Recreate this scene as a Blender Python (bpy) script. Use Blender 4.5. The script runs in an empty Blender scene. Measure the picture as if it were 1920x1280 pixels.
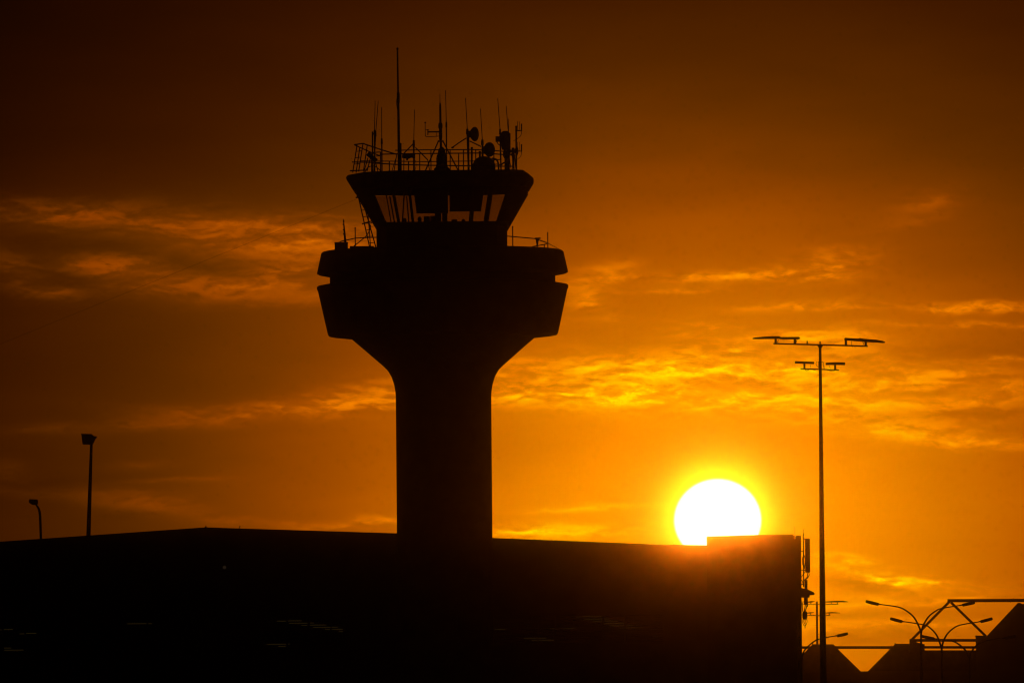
import bpy, bmesh, math, random
from mathutils import Vector, Matrix
random.seed(7)
S = bpy.context.scene
COL = S.collection
R = math.radians

# ------------------------------------------------------------------ camera
F = 17920.0                       # focal length in picture widths/1920
PITCH = math.atan(650 / F)
ROLL = R(0.48)
CAM = Vector((0, 0, 1.7))
fwd = Vector((0, math.cos(PITCH), math.sin(PITCH)))
up0 = Vector((0, -math.sin(PITCH), math.cos(PITCH)))
X0 = Vector((1, 0, 0))
rgt = X0 * math.cos(ROLL) - up0 * math.sin(ROLL)
upv = X0 * math.sin(ROLL) + up0 * math.cos(ROLL)
cd = bpy.data.cameras.new('camera'); cam = bpy.data.objects.new('camera', cd); COL.objects.link(cam)
m = Matrix((rgt, upv, -fwd)).transposed().to_4x4(); m.translation = CAM
cam.matrix_world = m
cd.sensor_width = 36; cd.sensor_fit = 'HORIZONTAL'; cd.lens = 36 * F / 1920
cd.clip_start = 1; cd.clip_end = 20000
S.camera = cam

def ray(px, py):
    return fwd + rgt * ((px - 960) / F) + upv * ((640 - py) / F)
def P(px, py, D):
    """measured sight line -> point in the world, D metres out"""
    r = ray(px, py); return CAM + r * (D / r.y)
def sky_uv(px, py):
    r = ray(px, py).normalized()
    return math.atan2(r.x, r.y) * F, math.asin(r.z) * F

# ------------------------------------------------------------------ materials
def mat(name, col, rough=0.8, metal=0.0, scale=3.0, var=0.35, bump=0.0, spec=0.25):
    M = bpy.data.materials.new(name); M.use_nodes = True
    nt = M.node_tree; b = nt.nodes['Principled BSDF']
    tc = nt.nodes.new('ShaderNodeTexCoord'); n = nt.nodes.new('ShaderNodeTexNoise')
    n.inputs['Scale'].default_value = scale; n.inputs['Detail'].default_value = 6
    nt.links.new(tc.outputs['Object'], n.inputs['Vector'])
    r = nt.nodes.new('ShaderNodeValToRGB')
    r.color_ramp.elements[0].position = .3; r.color_ramp.elements[1].position = .72
    r.color_ramp.elements[0].color = (*[c * (1 - var) for c in col], 1)
    r.color_ramp.elements[1].color = (*[min(1, c * (1 + var * .5)) for c in col], 1)
    nt.links.new(n.outputs['Fac'], r.inputs['Fac']); nt.links.new(r.outputs['Color'], b.inputs['Base Color'])
    b.inputs['Roughness'].default_value = rough; b.inputs['Metallic'].default_value = metal
    b.inputs['Specular IOR Level'].default_value = spec
    if bump:
        bp = nt.nodes.new('ShaderNodeBump'); bp.inputs['Strength'].default_value = bump; bp.inputs['Distance'].default_value = .02
        nt.links.new(n.outputs['Fac'], bp.inputs['Height']); nt.links.new(bp.outputs['Normal'], b.inputs['Normal'])
    return M
CONC = mat('concrete', (.27, .26, .24), .9, 0, .8, .3, .3)
CLAD = mat('wall cladding', (.3, .29, .27), .85, 0, .4, .25)
BLOCK = mat('rendered block wall', (.28, .26, .23), .9, 0, .6, .3)
STEEL = mat('galvanised steel', (.3, .3, .3), .7, .2, 6, .3)
DARK = mat('dark painted steel', (.06, .06, .06), .75, 0, 8, .3)
WHITE = mat('white plastic housing', (.55, .55, .53), .7, 0, 5, .15)
FABRIC = mat('blind fabric', (.12, .11, .1), .95, 0, 9, .2)
ROOFM = mat('roof sheeting', (.22, .22, .22), .8, .1, 1.5, .3)
ASPH = mat('apron asphalt', (.05, .05, .05), .95, 0, .15, .4, .2)
FEATH = mat('dark feathers', (.05, .045, .04), .9, 0, 30, .3)

def glass_mat():
    M = bpy.data.materials.new('tinted glass'); M.use_nodes = True; nt = M.node_tree; nt.nodes.clear()
    o = nt.nodes.new('ShaderNodeOutputMaterial'); mx = nt.nodes.new('ShaderNodeMixShader')
    t = nt.nodes.new('ShaderNodeBsdfTransparent'); g = nt.nodes.new('ShaderNodeBsdfGlossy')
    n = nt.nodes.new('ShaderNodeTexNoise'); n.inputs['Scale'].default_value = 1.2
    tc = nt.nodes.new('ShaderNodeTexCoord'); nt.links.new(tc.outputs['Object'], n.inputs['Vector'])
    rp = nt.nodes.new('ShaderNodeValToRGB')
    rp.color_ramp.elements[0].color = (.73, .705, .74, 1); rp.color_ramp.elements[1].color = (.79, .765, .80, 1)
    nt.links.new(n.outputs['Fac'], rp.inputs['Fac']); nt.links.new(rp.outputs['Color'], t.inputs['Color'])
    g.inputs['Roughness'].default_value = .05; mx.inputs['Fac'].default_value = .05
    nt.links.new(t.outputs[0], mx.inputs[1]); nt.links.new(g.outputs[0], mx.inputs[2]); nt.links.new(mx.outputs[0], o.inputs[0])
    return M
GLASS = glass_mat()
def glow_mat():  # faint glow shared by the wall lamp lens and the painted slat glints
    M = mat('lamp and glint glow', (.5, .45, .35), .6); b = M.node_tree.nodes['Principled BSDF']
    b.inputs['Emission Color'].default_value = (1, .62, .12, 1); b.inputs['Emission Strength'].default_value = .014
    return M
LENS = glow_mat(); LENS.node_tree.nodes['Principled BSDF'].inputs['Emission Color'].default_value = (1, .62, .33, 1); LENS.node_tree.nodes['Principled BSDF'].inputs['Emission Strength'].default_value = .013; LENS.cycles.emission_sampling = 'NONE'
GLINT = glow_mat(); GLINT.cycles.emission_sampling = 'NONE'  # emission stands for reflections off the louvre slats, no lamp there

# ------------------------------------------------------------------ mesh helpers (all in world coordinates)
class MB:
    def __init__(s): s.bm = bmesh.new()
    def face(s, vs):
        try: return s.bm.faces.new(vs)
        except ValueError: return None
    def loft(s, rings, cap=True, closed=False):
        rr = [[s.bm.verts.new(p) for p in r] for r in rings]
        n = len(rr[0]); k = len(rr)
        for i in range(k if closed else k - 1):
            a, b = rr[i], rr[(i + 1) % k]
            for j in range(n): s.face((a[j], a[(j + 1) % n], b[(j + 1) % n], b[j]))
        if cap and not closed:
            s.face(list(reversed(rr[0]))); s.face(rr[-1])
        return s
    def box(s, c, d, mtx=None):
        c = Vector(c); hx, hy, hz = d[0] / 2, d[1] / 2, d[2] / 2
        def q(x, y, z):
            v = Vector((x, y, z))
            return c + (mtx @ v if mtx else v)
        return s.loft([[q(-hx, -hy, z), q(hx, -hy, z), q(hx, hy, z), q(-hx, hy, z)] for z in (-hz, hz)])
    def bar(s, a, b, w, t):
        """square bar a->b, w in the picture plane, t along the view"""
        a, b = Vector(a), Vector(b); d = (b - a).normalized()
        sd = d.cross(Vector((0, 1, 0))).normalized() * w / 2
        y = Vector((0, t / 2, 0))
        return s.loft([[p - sd - y, p + sd - y, p + sd + y, p - sd + y] for p in (a, b)])
    def tube(s, pts, rad, seg=8):
        pts = [Vector(p) for p in pts]
        if not hasattr(rad, '__len__'): rad = [rad] * len(pts)
        rings = []
        ref = Vector((0, 1, 0))
        for i, p in enumerate(pts):
            d = (pts[min(i + 1, len(pts) - 1)] - pts[max(i - 1, 0)]).normalized()
            rf = ref if abs(d.dot(ref)) < .9 else Vector((1, 0, 0))
            u = d.cross(rf).normalized(); v = d.cross(u)
            rings.append([p + (u * math.cos(2 * math.pi * k / seg) + v * math.sin(2 * math.pi * k / seg)) * rad[i] for k in range(seg)])
        return s.loft(rings)
    def lathe(s, c, prof, seg=64, axis=None):
        """prof: (radius, height along axis)"""
        c = Vector(c); ax = Vector(axis).normalized() if axis else Vector((0, 0, 1))
        u = ax.orthogonal().normalized() if axis else Vector((1, 0, 0)); v = ax.cross(u)
        return s.loft([[c + ax * h + (u * math.cos(2 * math.pi * k / seg) + v * math.sin(2 * math.pi * k / seg)) * max(r, 1e-4) for k in range(seg)] for r, h in prof])
    def prism(s, poly, depth, skew=0.0):
        """outline facing the camera, pushed back by depth metres"""
        f = [Vector(p) for p in poly]; b = [p + Vector((depth * skew, depth, 0)) for p in f]
        return s.loft([f, b])
    def blob(s, c, r, seg=12):
        c = Vector(c); rr = r if hasattr(r, '__len__') else (r, r, r); k = 8
        rings = []
        for i in range(k + 1):
            t = math.pi * i / k
            q = max(math.sin(t), .02)
            rings.append([c + Vector((rr[0] * q * math.cos(2 * math.pi * j / seg), rr[1] * q * math.sin(2 * math.pi * j / seg), -rr[2] * math.cos(t))) for j in range(seg)])
        return s.loft(rings)
    def build(s, name, m, parent=None, smooth=False, label=None):
        bmesh.ops.recalc_face_normals(s.bm, faces=s.bm.faces)
        me = bpy.data.meshes.new(name)
        org = Vector(parent_world(parent)) if parent else Vector((0, 0, 0))
        if not parent:
            vs = [v.co for v in s.bm.verts]
            org = Vector((sum(v.x for v in vs) / len(vs), sum(v.y for v in vs) / len(vs), min(v.z for v in vs)))
        bmesh.ops.translate(s.bm, verts=s.bm.verts, vec=-org)
        s.bm.to_mesh(me); s.bm.free(); me.materials.append(m)
        if smooth:
            for p in me.polygons: p.use_smooth = True
            try: me.set_sharp_from_angle(angle=R(32))
            except Exception: pass
        o = bpy.data.objects.new(name, me); COL.objects.link(o)
        if parent: o.parent = parent
        else: o.location = org
        if label: o['label'] = label
        return o
def parent_world(o):
    v = Vector((0, 0, 0))
    while o is not None: v += o.location; o = o.parent
    return v
def thing(name, loc, label, cat, group=None):
    o = bpy.data.objects.new(name, None); o.empty_display_size = .3; COL.objects.link(o); o.location = loc
    tag(o, label, cat, group); return o
def tag(o, label, cat, group=None):
    o['label'] = label; o['category'] = cat
    if group: o['group'] = group
    return o
def spline(pts, n=8):
    pts = [Vector(p) for p in pts]; out = []
    for i in range(len(pts) - 1):
        p0 = pts[max(i - 1, 0)]; p1 = pts[i]; p2 = pts[i + 1]; p3 = pts[min(i + 2, len(pts) - 1)]
        for k in range(n):
            t = k / n
            out.append(.5 * ((2 * p1) + (p2 - p0) * t + (2 * p0 - 5 * p1 + 4 * p2 - p3) * t * t + (3 * p1 - p0 - 3 * p2 + p3) * t ** 3))
    out.append(pts[-1]); return out
def ground_at(p): return Vector((p.x, p.y, 0))

# ------------------------------------------------------------------ ground
g = MB(); g.loft([[Vector((x, y, z)) for x, y in ((-1500, -400), (1500, -400), (1500, 1390), (-1500, 1390))] for z in (-.6, 0)])
o = g.build('ground', ASPH); o['kind'] = 'structure'; o['label'] = 'dark airport apron'

# ------------------------------------------------------------------ control tower
TD = 650.0
s = TD / F
AX = 829.8
T0 = P(AX, 520, TD); T0.z = 0
tower = thing('control_tower', T0, 'airport control tower, round shaft under two flared gallery rings and a glazed cab', 'control tower')
def H(py): return P(AX, py, TD).z
def L(x, d, py):           # tower-local picture units -> world
    return Vector((T0.x + x * s, T0.y + d * s, H(py)))
def RP(px, py, d=0):       # sight line crossing the plane d units behind the tower axis
    return P(px, py, TD + d * s)
def prof(lst): return [(r * s, H(y)) for r, y in lst]
base = Vector((T0.x, T0.y, 0))

a = MB(); a.lathe(base, [(89.5 * s, 0)] + prof([(89.5, 742), (90.2, 733), (92.5, 720), (97, 706), (104, 694), (112, 686), (140, 661.5), (171.5, 634.5), (171.5, 630)]), 96)
a.build('shaft', CONC, tower, True)
a = MB(); a.lathe(base, prof([(150, 629.5), (172, 634), (209, 630), (213.5, 629), (216, 625.5), (234, 544), (235.8, 541), (235.8, 536.5), (234, 535), (212, 531), (150, 531)]), 96)
a.build('lower_gallery', CONC, tower, True)
a = MB(); a.lathe(base, prof([(205, 534), (211.5, 533), (211.5, 516), (205, 515)]), 96)
a.build('recess_band', DARK, tower, True)
a = MB(); a.lathe(base, prof([(150, 517.5), (212, 517.5), (231, 514), (235.3, 512), (235.3, 509), (227.5, 474), (225, 471.5), (221, 470.5), (100, 470.4)]), 96)
a.build('upper_gallery', CONC, tower, True)

def chsq(h, c, py, shift=0):
    return [L(x, d, py) for x, d in ((-h + c, -h), (h - c, -h), (h, -h + c), (h, h - c), (h - c, h), (-h + c, h), (-h, h - c), (-h, -h + c))]
SILL, HEAD = 421.5, 359.0
def hw(py): return 122 + (430 - py) / (430 - HEAD) * 40.5
def ch(py): return 19 + (430 - py) / (430 - HEAD) * 13
a = MB(); a.loft([chsq(122, 19, 471), chsq(122, 19, 430), chsq(hw(SILL), ch(SILL), SILL)])
a.build('cab_wall', CLAD, tower)

# corner piers: chamfer plus the solid margin of each neighbouring face
gl0, gl1 = (-103.5, 101.5), (-136, 124)          # glazed span of front face at sill / head
def pier(sx, sd):
    rings = []
    for py, e in ((SILL, gl0), (HEAD, gl1)):
        h, c = hw(py), ch(py)
        ex = abs(e[0]) if sx < 0 else e[1]
        ex = min(ex, h - c - 1); ed = h - c - 6
        t = 7
        pts = [(ex, h), (h - c, h), (h, h - c), (h, ed), (h - t, ed), (h - t, h - c - 2), (h - c - 2, h - t), (ex, h - t)]
        rings.append([L(sx * x, sd * d, py) for x, d in pts])
    a = MB(); a.loft(rings); a.build('corner_pier', DARK, tower)
for sx in (-1, 1):
    for sd in (-1, 1): pier(sx, sd)

mull = [(-80, -91, 5.6), (-53.5, -60, 5), (53.5, 60, 6.0), (82, 93, 8.0)]
mull_back = [(-89, -100, 2.6), (-63, -68, 2.2), (54.5, 60.5, 3.5), (83, 93, 4)]
for sd in (-1, 1):
    for xb, xt, w in (mull if sd < 0 else mull_back):
        rings = []
        for py, x in ((SILL, xb), (HEAD, xt)):
            h = hw(py)
            rings.append([L(x + u * w / 2, sd * (h - v), py) for u, v in ((-1, 0), (1, 0), (1, 5), (-1, 5))])
        a = MB(); a.loft(rings); a.build('mullion', DARK, tower)
    edges = [(gl0[0], gl1[0])] + [(b, t) for b, t, w in mull] + [(gl0[1], gl1[1])]
    if sd == 1: edges = [(gl0[0], gl1[0])] + [(b, t) for b, t, w in mull_back] + [(gl0[1], gl1[1])]
    for (b0, t0), (b1, t1) in zip(edges, edges[1:]):
        rings = []
        for py, x0, x1 in ((SILL, b0, b1), (HEAD, t0, t1)):
            h = hw(py) - 2
            rings.append([L(x, sd * (h - v), py) for x, v in ((x0, 0), (x1, 0), (x1, .5), (x0, .5))])
        a = MB(); a.loft(rings); a.build('window_pane', GLASS, tower)
for sx in (-1, 1):
    ms = (-.5, 0, .5)
    for f in ms:
        rings = []
        for py in (SILL, HEAD):
            h = hw(py); e = (h - ch(py) - 6); x = f * e
            rings.append([L(sx * (h - v), x + u * 2.5, py) for v, u in ((0, -1), (0, 1), (5, 1), (5, -1))])
        a = MB(); a.loft(rings); a.build('mullion', DARK, tower)
    rings = []
    for py in (SILL, HEAD):
        h = hw(py); e = h - ch(py) - 6
        rings.append([L(sx * (h - 2 - v), u * e, py) for v, u in ((0, -1), (0, 1), (.5, 1), (.5, -1))])
    a = MB(); a.loft(rings); a.build('window_pane', GLASS, tower)

# roller blinds behind the front glass
def blind(x0, x1, y1, sk0, sk1):
    d0 = -(hw(362) - 12); d1 = -(hw(y1) - 12)
    yc1 = y1 - .0545 * d1
    a = MB(); a.loft([[L(x0 + sk0, d1 + v, yc1) if 0 else L(x, d1 + v, yc1) for x, v in ((x0, 0), (x1, 0), (x1, 1), (x0, 1))],
                      [L(x, d0 + v, HEAD + 2) for x, v in ((x0 + sk0, 0), (x1 + sk1, 0), (x1 + sk1, 1), (x0 + sk0, 1))]])
    b = a.build('blind', FABRIC, tower)
    c = MB(); c.tube([L(x0 - .5, d1 + .5, yc1), L(x1 + .5, d1 + .5, yc1)], .8 * s, 6); c.build('bottom_bar', STEEL, b)
blind(-46.5, 12.2, 398.5, -5.5, -.2)
blind(15.2, 73.5, 395.5, -.2, 6.5)
a = MB(); a.loft([[L(x, d, y) for x, d in ((-13.5, -4), (-1.4, -4), (-1.4, 8), (-13.5, 8))] for y in (432, HEAD)]); a.build('interior_column', CONC, tower)
a = MB(); a.loft([[L(x, d, y) for x, d in ((.1, -4), (10, -4), (10, 8), (.1, 8))] for y in (432, HEAD)]); a.build('interior_column', CONC, tower)
a = MB(); a.tube([L(-76, 40, 428), L(-71, 40, HEAD)], 1.3 * s, 8); a.build('interior_pole', STEEL, tower)
a = MB(); a.tube([L(-94, 60, 428), L(-105.5, 60, HEAD)], 1.0 * s, 8); a.build('interior_pole', STEEL, tower)

# cab roof
Tp = [(-87, -155, 327.4), (-144, -111, 327.4), (-176, -11, 327.4), (-176, 70, 327.4), (-140, 130, 327.4), (-80, 157, 327.4), (100, 157, 327.4), (150, 120, 327.4), (154, 60, 327.4), (153.5, -60, 327.4), (152, -140, 327.4), (130, -155, 327.4)]
Mp = [(-88, -158, 332), (-146, -113, 332), (-179, -11, 331), (-179, 70, 331), (-142, 132, 331), (-80, 160, 331), (102, 160, 334), (163, 125, 336), (172, 62, 337), (172, -30, 337), (163, -142, 335), (131, -158, 332)]
M2 = [(x * 1.003, d * 1.003, y + (1.5 if x < 0 else 5)) for x, d, y in Mp]; M2 = [(min(x, 173.6), d, y) for x, d, y in M2]
Up = [(-86, -150, 352), (-138, -106, 352), (-169, -9, 349.5), (-169, 66, 350), (-134, 126, 352), (-78, 152, 355), (98, 152, 356), (154, 120, 357), (163.5, 58, 357.5), (163.5, -34, 357.5), (154, -136, 356), (126, -150, 353)]
Cp = [(x * .965, d * .965, 359.2) for x, d, y in Up]
a = MB(); a.loft([[L(*p) for p in q] for q in (Cp, Up, M2, Mp, Tp)])
roof = a.build('cab_roof', ROOFM, tower)

# roof railing
def pxline(b, pts, r, d=0, seg=6):
    b.tube([RP(x, y, d) for x, y in pts], r * s, seg)
ROOFZ = H(327.4)
def down(px, d):
    p = RP(px, 317, d); return Vector((p.x, p.y, ROOFZ))
rail = bpy.data.objects.new('roof_railing', None); COL.objects.link(rail); rail.parent = tower; rail.location = (0, 0, ROOFZ)
def rrail(pts, r, d): 
    b = MB(); pxline(b, pts, r, d); b.build('rail', STEEL, rail)
def rpost(px, ytop, d, r=1.0, lean=0):
    b = MB(); q = RP(px, ytop, d); b.tube([down(px + lean, d), q], r * s, 6); b.build('post', STEEL, rail)
rrail([(741, 282), (795, 281.2), (885, 280.6), (925, 282.5), (944, 284), (967, 286)], 1.0, 120)
rrail([(712, 289.5), (742, 288.8), (800, 288), (900, 287.2), (930, 289), (966, 291.5)], 1.1, -130)
rrail([(676, 302), (742, 302.5), (800, 303.2), (900, 302), (940, 299)], .9, 120)
rrail([(700, 306), (742, 308.5), (800, 310), (900, 311.5), (962, 312)], 1.1, -130)
rrail([(664, 271.6), (680.4, 269.2), (712, 280), (743, 289.6)], 1.2, -100)
rrail([(664, 271.6), (690, 283.5), (713, 292.6)], 1.0, -60)
rrail([(692, 286.5), (714, 285.2)], 1.0, -20)
rrail([(696, 294), (714, 292)], .8, 10)
rrail([(660, 304), (672, 304.2), (694, 304.6), (714, 305.5)], 1.1, -90)
rrail([(656, 320.4), (690, 319)], 1.1, -60)
for px, yt, d in ((713.5, 285, -60), (787, 287, -130), (844, 282, 120), (860, 287, -130), (892, 281, 120), (808, 281, 120), (869, 281, 120), (951, 288, -130), (766, 303, 120), (730, 303, 120), (926, 283, 120)):
    rpost(px, yt, d)
for x0, y0, x1 in ((688.5, 273, 681.5), (697, 288, 688)):
    b = MB(); b.tube([RP(x0, y0, -90), RP(x1, 321, -90)], 1.0 * s, 6); b.build('post', STEEL, rail)
# gantry ladder head above the roof edge
gl = MB()
for (x0, y0, x1, y1) in ((669.5, 272, 661.3, 324), (674.8, 276, 667.6, 324), (680.6, 269.5, 672.5, 322)):
    b = MB(); b.tube([RP(x0, y0, -70), RP(x1, y1, -70)], 1.0 * s, 6); b.build('stile', STEEL, rail)
for k, y in enumerate((283.5, 295.5, 307.5)):
    t = (y - 272) / 52
    b = MB(); b.tube([RP(669.5 - 8.2 * t, y + .6, -70), RP(680.6 - 8.1 * t, y - .6, -70)], .7 * s, 6); b.build('rung', STEEL, rail)

# deck railing
drail = bpy.data.objects.new('deck_railing', None); COL.objects.link(drail); drail.parent = tower; drail.location = (0, 0, H(470.4))
for pts, d in (([(634, 456), (640, 452.4), (666, 446.6), (690, 445.4), (708, 445)], -20), ([(949, 442.6), (1003, 447.4), (1025, 455)], -20), ([(998, 462.6), (1024, 457.6), (1027, 455)], 60)):
    b = MB(); pxline(b, pts, 1.0, d); b.build('rail', STEEL, drail)
b = MB(); pxline(b, [(1027.6, 456), (1042, 464), (1053, 469.5)], .6, 0); b.build('rail', STEEL, drail)
for px, yt, d in ((665.9, 427.7, -20), (961.2, 425.5, -20), (1027, 435, -20), (1020.5, 458, 60)):
    q = RP(px, yt, d); b = MB(); b.tube([Vector((q.x, q.y, H(470.4))), q], 1.0 * s, 6)
    if px < 1000: b.blob(q, (1.5 * s, 1.5 * s, 1.6 * s), 8)
    b.build('post', STEEL, drail)
b = MB(); b.tube([RP(634, 456, -20), Vector((RP(634, 456, -20).x, RP(634, 456, -20).y, H(470.4)))], 1.0 * s, 6); b.build('post', STEEL, drail)

# cab access ladder
lad = bpy.data.objects.new('ladder', None); COL.objects.link(lad); lad.parent = tower; lad.location = (0, 0, H(470.4))
for (x0, y0, x1, y1, r) in ((672, 369, 693, 463, 1.1), (680, 376, 704.6, 463, 1.1), (690, 400, 694.8, 463, .9)):
    b = MB(); b.tube([RP(x0, y0, -12), RP(x1, y1, -12)], r * s, 6); b.build('stile', STEEL, lad)
for y in (382, 394, 406.2, 418.6, 431, 443.2, 455.2):
    t = (y - 369) / 94; u = (y - 376) / 87
    b = MB(); b.tube([RP(672 + 21 * t, y + .3, -12), RP(680 + 24.6 * u, y - .3, -12)], .7 * s, 6); b.build('rung', STEEL, lad)
for pts, r in (([(666.8, 370.6), (675, 369.6)], 1.4), ([(678.6, 420), (690, 416.5), (701, 413.6)], 1.2), ([(690, 419.6), (703, 416.3)], .9), ([(694, 425), (700, 424.6), (704.6, 421.6)], .4)):
    b = MB(); pxline(b, pts, r, -12); b.build('bracket', STEEL, lad)
b = MB(); pxline(b, [(p.x, p.y) for p in spline([Vector((663, 462, 0)), Vector((678, 450, 0)), Vector((688, 441, 0)), Vector((693, 431, 0)), Vector((695, 422, 0))], 5)], .9, -14); b.build('conduit', STEEL, lad)

# control room furniture
desk = MB(); desk.loft([[L(x, d, y) for x, d in ((-98, -110), (98, -110), (98, -88), (-98, -88))] for y in (431, 421.8)])
tag(desk.build('control_desk', DARK), 'long low control desk along the front sill inside the tower cab', 'desk')
def monitor(x0, x1, y0, d, label):
    b = MB(); p0 = RP(x0, y0, d); p1 = RP(x1, y0, d); z1 = H(423)
    t = thing('monitor', Vector(((p0.x + p1.x) / 2, p0.y, z1)), label, 'monitor', 'monitors in the tower cab')
    w = p1.x - p0.x
    b.box(((p0.x + p1.x) / 2, p0.y, (p0.z * .55 + z1 * .45)), (w, .12, (p0.z - z1) * .86)); b.build('screen', DARK, t)
    c = MB(); c.box(((p0.x + p1.x) / 2, p0.y + .1, z1 + .12), (w * .3, .12, .26)); c.build('stand', DARK, t)
monitor(794.5, 806, 405.5, -100, 'left of two screens standing beside the middle column of the cab')
monitor(806.6, 816.4, 404.6, -100, 'right of two screens, against the middle column of the cab')
monitor(846.5, 857, 411.6, -100, 'low flat screen under the right hand blind of the cab')
def chair(px, top, d, label):
    q = RP(px, top, d); z = H(430)
    t = thing('office_chair', Vector((q.x, q.y, z)), label, 'chair', 'chairs in the tower cab')
    b = MB(); b.blob(q - Vector((0, 0, .2)), (.14, .07, .22), 12); b.build('backrest', FABRIC, t, True)
    b = MB(); b.tube([Vector((q.x, q.y, z)), q - Vector((0, 0, .3))], .035, 8); b.build('column', DARK, t)
    b = MB(); b.box((q.x, q.y - .2, q.z - .48), (.4, .4, .08)); b.build('seat', FABRIC, t)
chair(786.7, 406.5, -60, 'round backed chair left of the screens in the cab')
chair(869, 411.2, -60, 'chair whose back just clears the sill under the right hand blind')
chair(721.5, 413.4, -60, 'chair at the far left pane of the cab')
chair(758.6, 409, -40, 'narrow chair beside the leaning pole in the cab')

# ------------------------------------------------------------------ aerials on the cab roof
WHIPS = 'whip aerials on the tower roof'
def whip(tip, foot, d, label, mast_r=1.3, base_px=None, collar=2.0, low=None, group=WHIPS, wr=.74):
    fx = base_px if base_px is not None else foot[0] + .4
    t = thing('whip_antenna', down(fx, d), label, 'aerial', group)
    b = MB(); b.tube([RP(*foot, d), RP(*tip, d)], [wr * s, wr * .8 * s], 6); b.build('rod', STEEL, t)
    b = MB(); b.tube([down(fx, d), RP(foot[0], foot[1], d)], mast_r * s, 8); b.build('mast', STEEL, t)
    b = MB(); b.tube([RP(foot[0], foot[1] + 9, d), RP(foot[0], foot[1] - 1, d)], [collar * s, collar * .8 * s], 8); b.build('collar', DARK, t)
    return t
whip((703.4, 189.5), (702.2, 245), -90, 'left of the two tall whip aerials leaning over the left ladder head')
whip((709.2, 189.5), (704.6, 247), -86, 'more slanted right one of the twin whips above the left ladder head', 1.0, 701, 1.4)
whip((715.4, 201.8), (715.8, 261), -80, 'third whip from the left, upright and shorter beside the twin pair')
t = thing('stub_mast', down(698.5, -84), 'plain thick stub mast just left of the twin whips', 'mast')
b = MB(); b.tube([down(698.5, -84), RP(698.4, 247, -84)], 1.4 * s, 8); b.build('mast', STEEL, t)
b = MB(); b.tube([RP(698.4, 251, -84), RP(704, 250.5, -84)], 1.0 * s, 6); b.build('clamp', STEEL, t)
whip((777.2, 206), (775.8, 264), -70, 'whip on the low tripod right of the tallest mast', 1.5, 776, 2.2)
whip((835.4, 169.8), (836.8, 230), -20, 'tall whip immediately right of the central mast', 1.2, 837.4, 1.8)
whip((872.8, 184), (876.2, 243), -40, 'whip rising from the post of the upper dish', 1.9, 879, 2.6)
whip((900.8, 204), (904.4, 263), -60, 'whip rising from the post of the lower dish', 1.7, 905, 2.6)
whip((933.2, 185), (937.6, 243), 20, 'tall whip left of the drum housing at the right end', 1.4, 939.5, 2.0)
whip((949, 198.8), (953.2, 250), 40, 'slanted whip rising out of the drum housing', 1.2, 954, 1.2)
whip((953.9, 223), (953.2, 252), 44, 'shortest whip, crossing the slanted one above the drum', 1.2, 955, 1.0)

# tallest mast
t = thing('mast_antenna', down(748.2, -60), 'tallest mast on the tower, thick lower half and ball tip', 'mast')
b = MB(); b.tube([down(748.2, -60), RP(747.4, 240, -60), RP(746.6, 186, -60)], [2.5 * s, 2.4 * s, 2.1 * s], 10); b.build('lower_tube', STEEL, t, True)
b = MB(); b.tube([RP(746.6, 186, -60), RP(745.2, 92, -60)], [1.7 * s, 1.4 * s], 8); b.build('upper_tube', STEEL, t, True)
b = MB(); b.blob(RP(745.2, 92, -60), (2.1 * s, 2.1 * s, 2.6 * s), 10); b.build('tip_ball', DARK, t, True)
b = MB(); b.tube([RP(746.8, 193, -60), RP(746.6, 174, -60)], 2.7 * s, 8); b.build('joint_sleeve', DARK, t)
b = MB(); b.tube(spline([RP(745.2, 180, -62), RP(743.6, 190, -62), RP(744, 198, -62), RP(745.6, 206, -62)], 5), .6 * s, 6); b.build('cable', DARK, t)
q = down(750.6, -60)
b = MB(); b.box((q.x, q.y, (q.z + RP(750, 268.5, -60).z) / 2), (5.2 * s, 5 * s, RP(750, 268.5, -60).z - q.z)); b.build('base_cabinet', DARK, t)
b = MB(); b.tube([RP(744, 290, -60), down(738, -60)], .8 * s, 6); b.build('stay', STEEL, t)
b = MB(); b.tube([RP(744.5, 290, -55), down(733.5, -55)], .7 * s, 6); b.build('stay', STEEL, t)

# tripod under whip near 776
t = thing('mast_tripod', down(776, -72), 'low braced tripod holding the whip right of the tallest mast', 'tripod')
for pts in ([(774.5, 270), (757.5, 287.5)], [(779, 276.8), (802, 300)]):
    b = MB(); pxline(b, pts, 1.0, -72); b.build('leg', STEEL, t)
b = MB(); b.tube([RP(757.5, 287.5, -72), down(757, -72)], .9 * s, 6); b.build('leg', STEEL, t)
b = MB(); b.tube([RP(802, 300, -72), down(806, -72)], .9 * s, 6); b.build('leg', STEEL, t)
b = MB(); b.box(RP(775.8, 273, -72), (4 * s, 4 * s, 8 * s)); b.build('head_plate', STEEL, t)

# ragged row of loudspeaker horns / floodlights left of the beacon
t = thing('horn_speaker', down(766, -90), 'horizontal horn unit with two flared mouths beside the tallest mast', 'loudspeaker')
b = MB(); b.tube([RP(754, 292, -90), RP(760, 292.4, -90), RP(764, 293.4, -90), RP(771, 292.4, -90), RP(778.5, 292.4, -90)], [4.3 * s, 5 * s, 5.6 * s, 3.6 * s, 5.4 * s], 10); b.build('horn_body', DARK, t, True)
b = MB(); b.tube([RP(764, 296, -92), RP(763, 301, -92)], 1.6 * s, 8); b.build('cable', DARK, t)
b = MB(); b.tube([down(776.5, -90), RP(776.5, 292, -90)], 1.4 * s, 8); b.build('mount', STEEL, t)
b = MB(); b.tube(spline([RP(777, 298, -92), RP(779.5, 304, -92), RP(780, 312, -92), RP(777, 322, -92)], 5), .5 * s, 6); b.build('cable', DARK, t)
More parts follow.
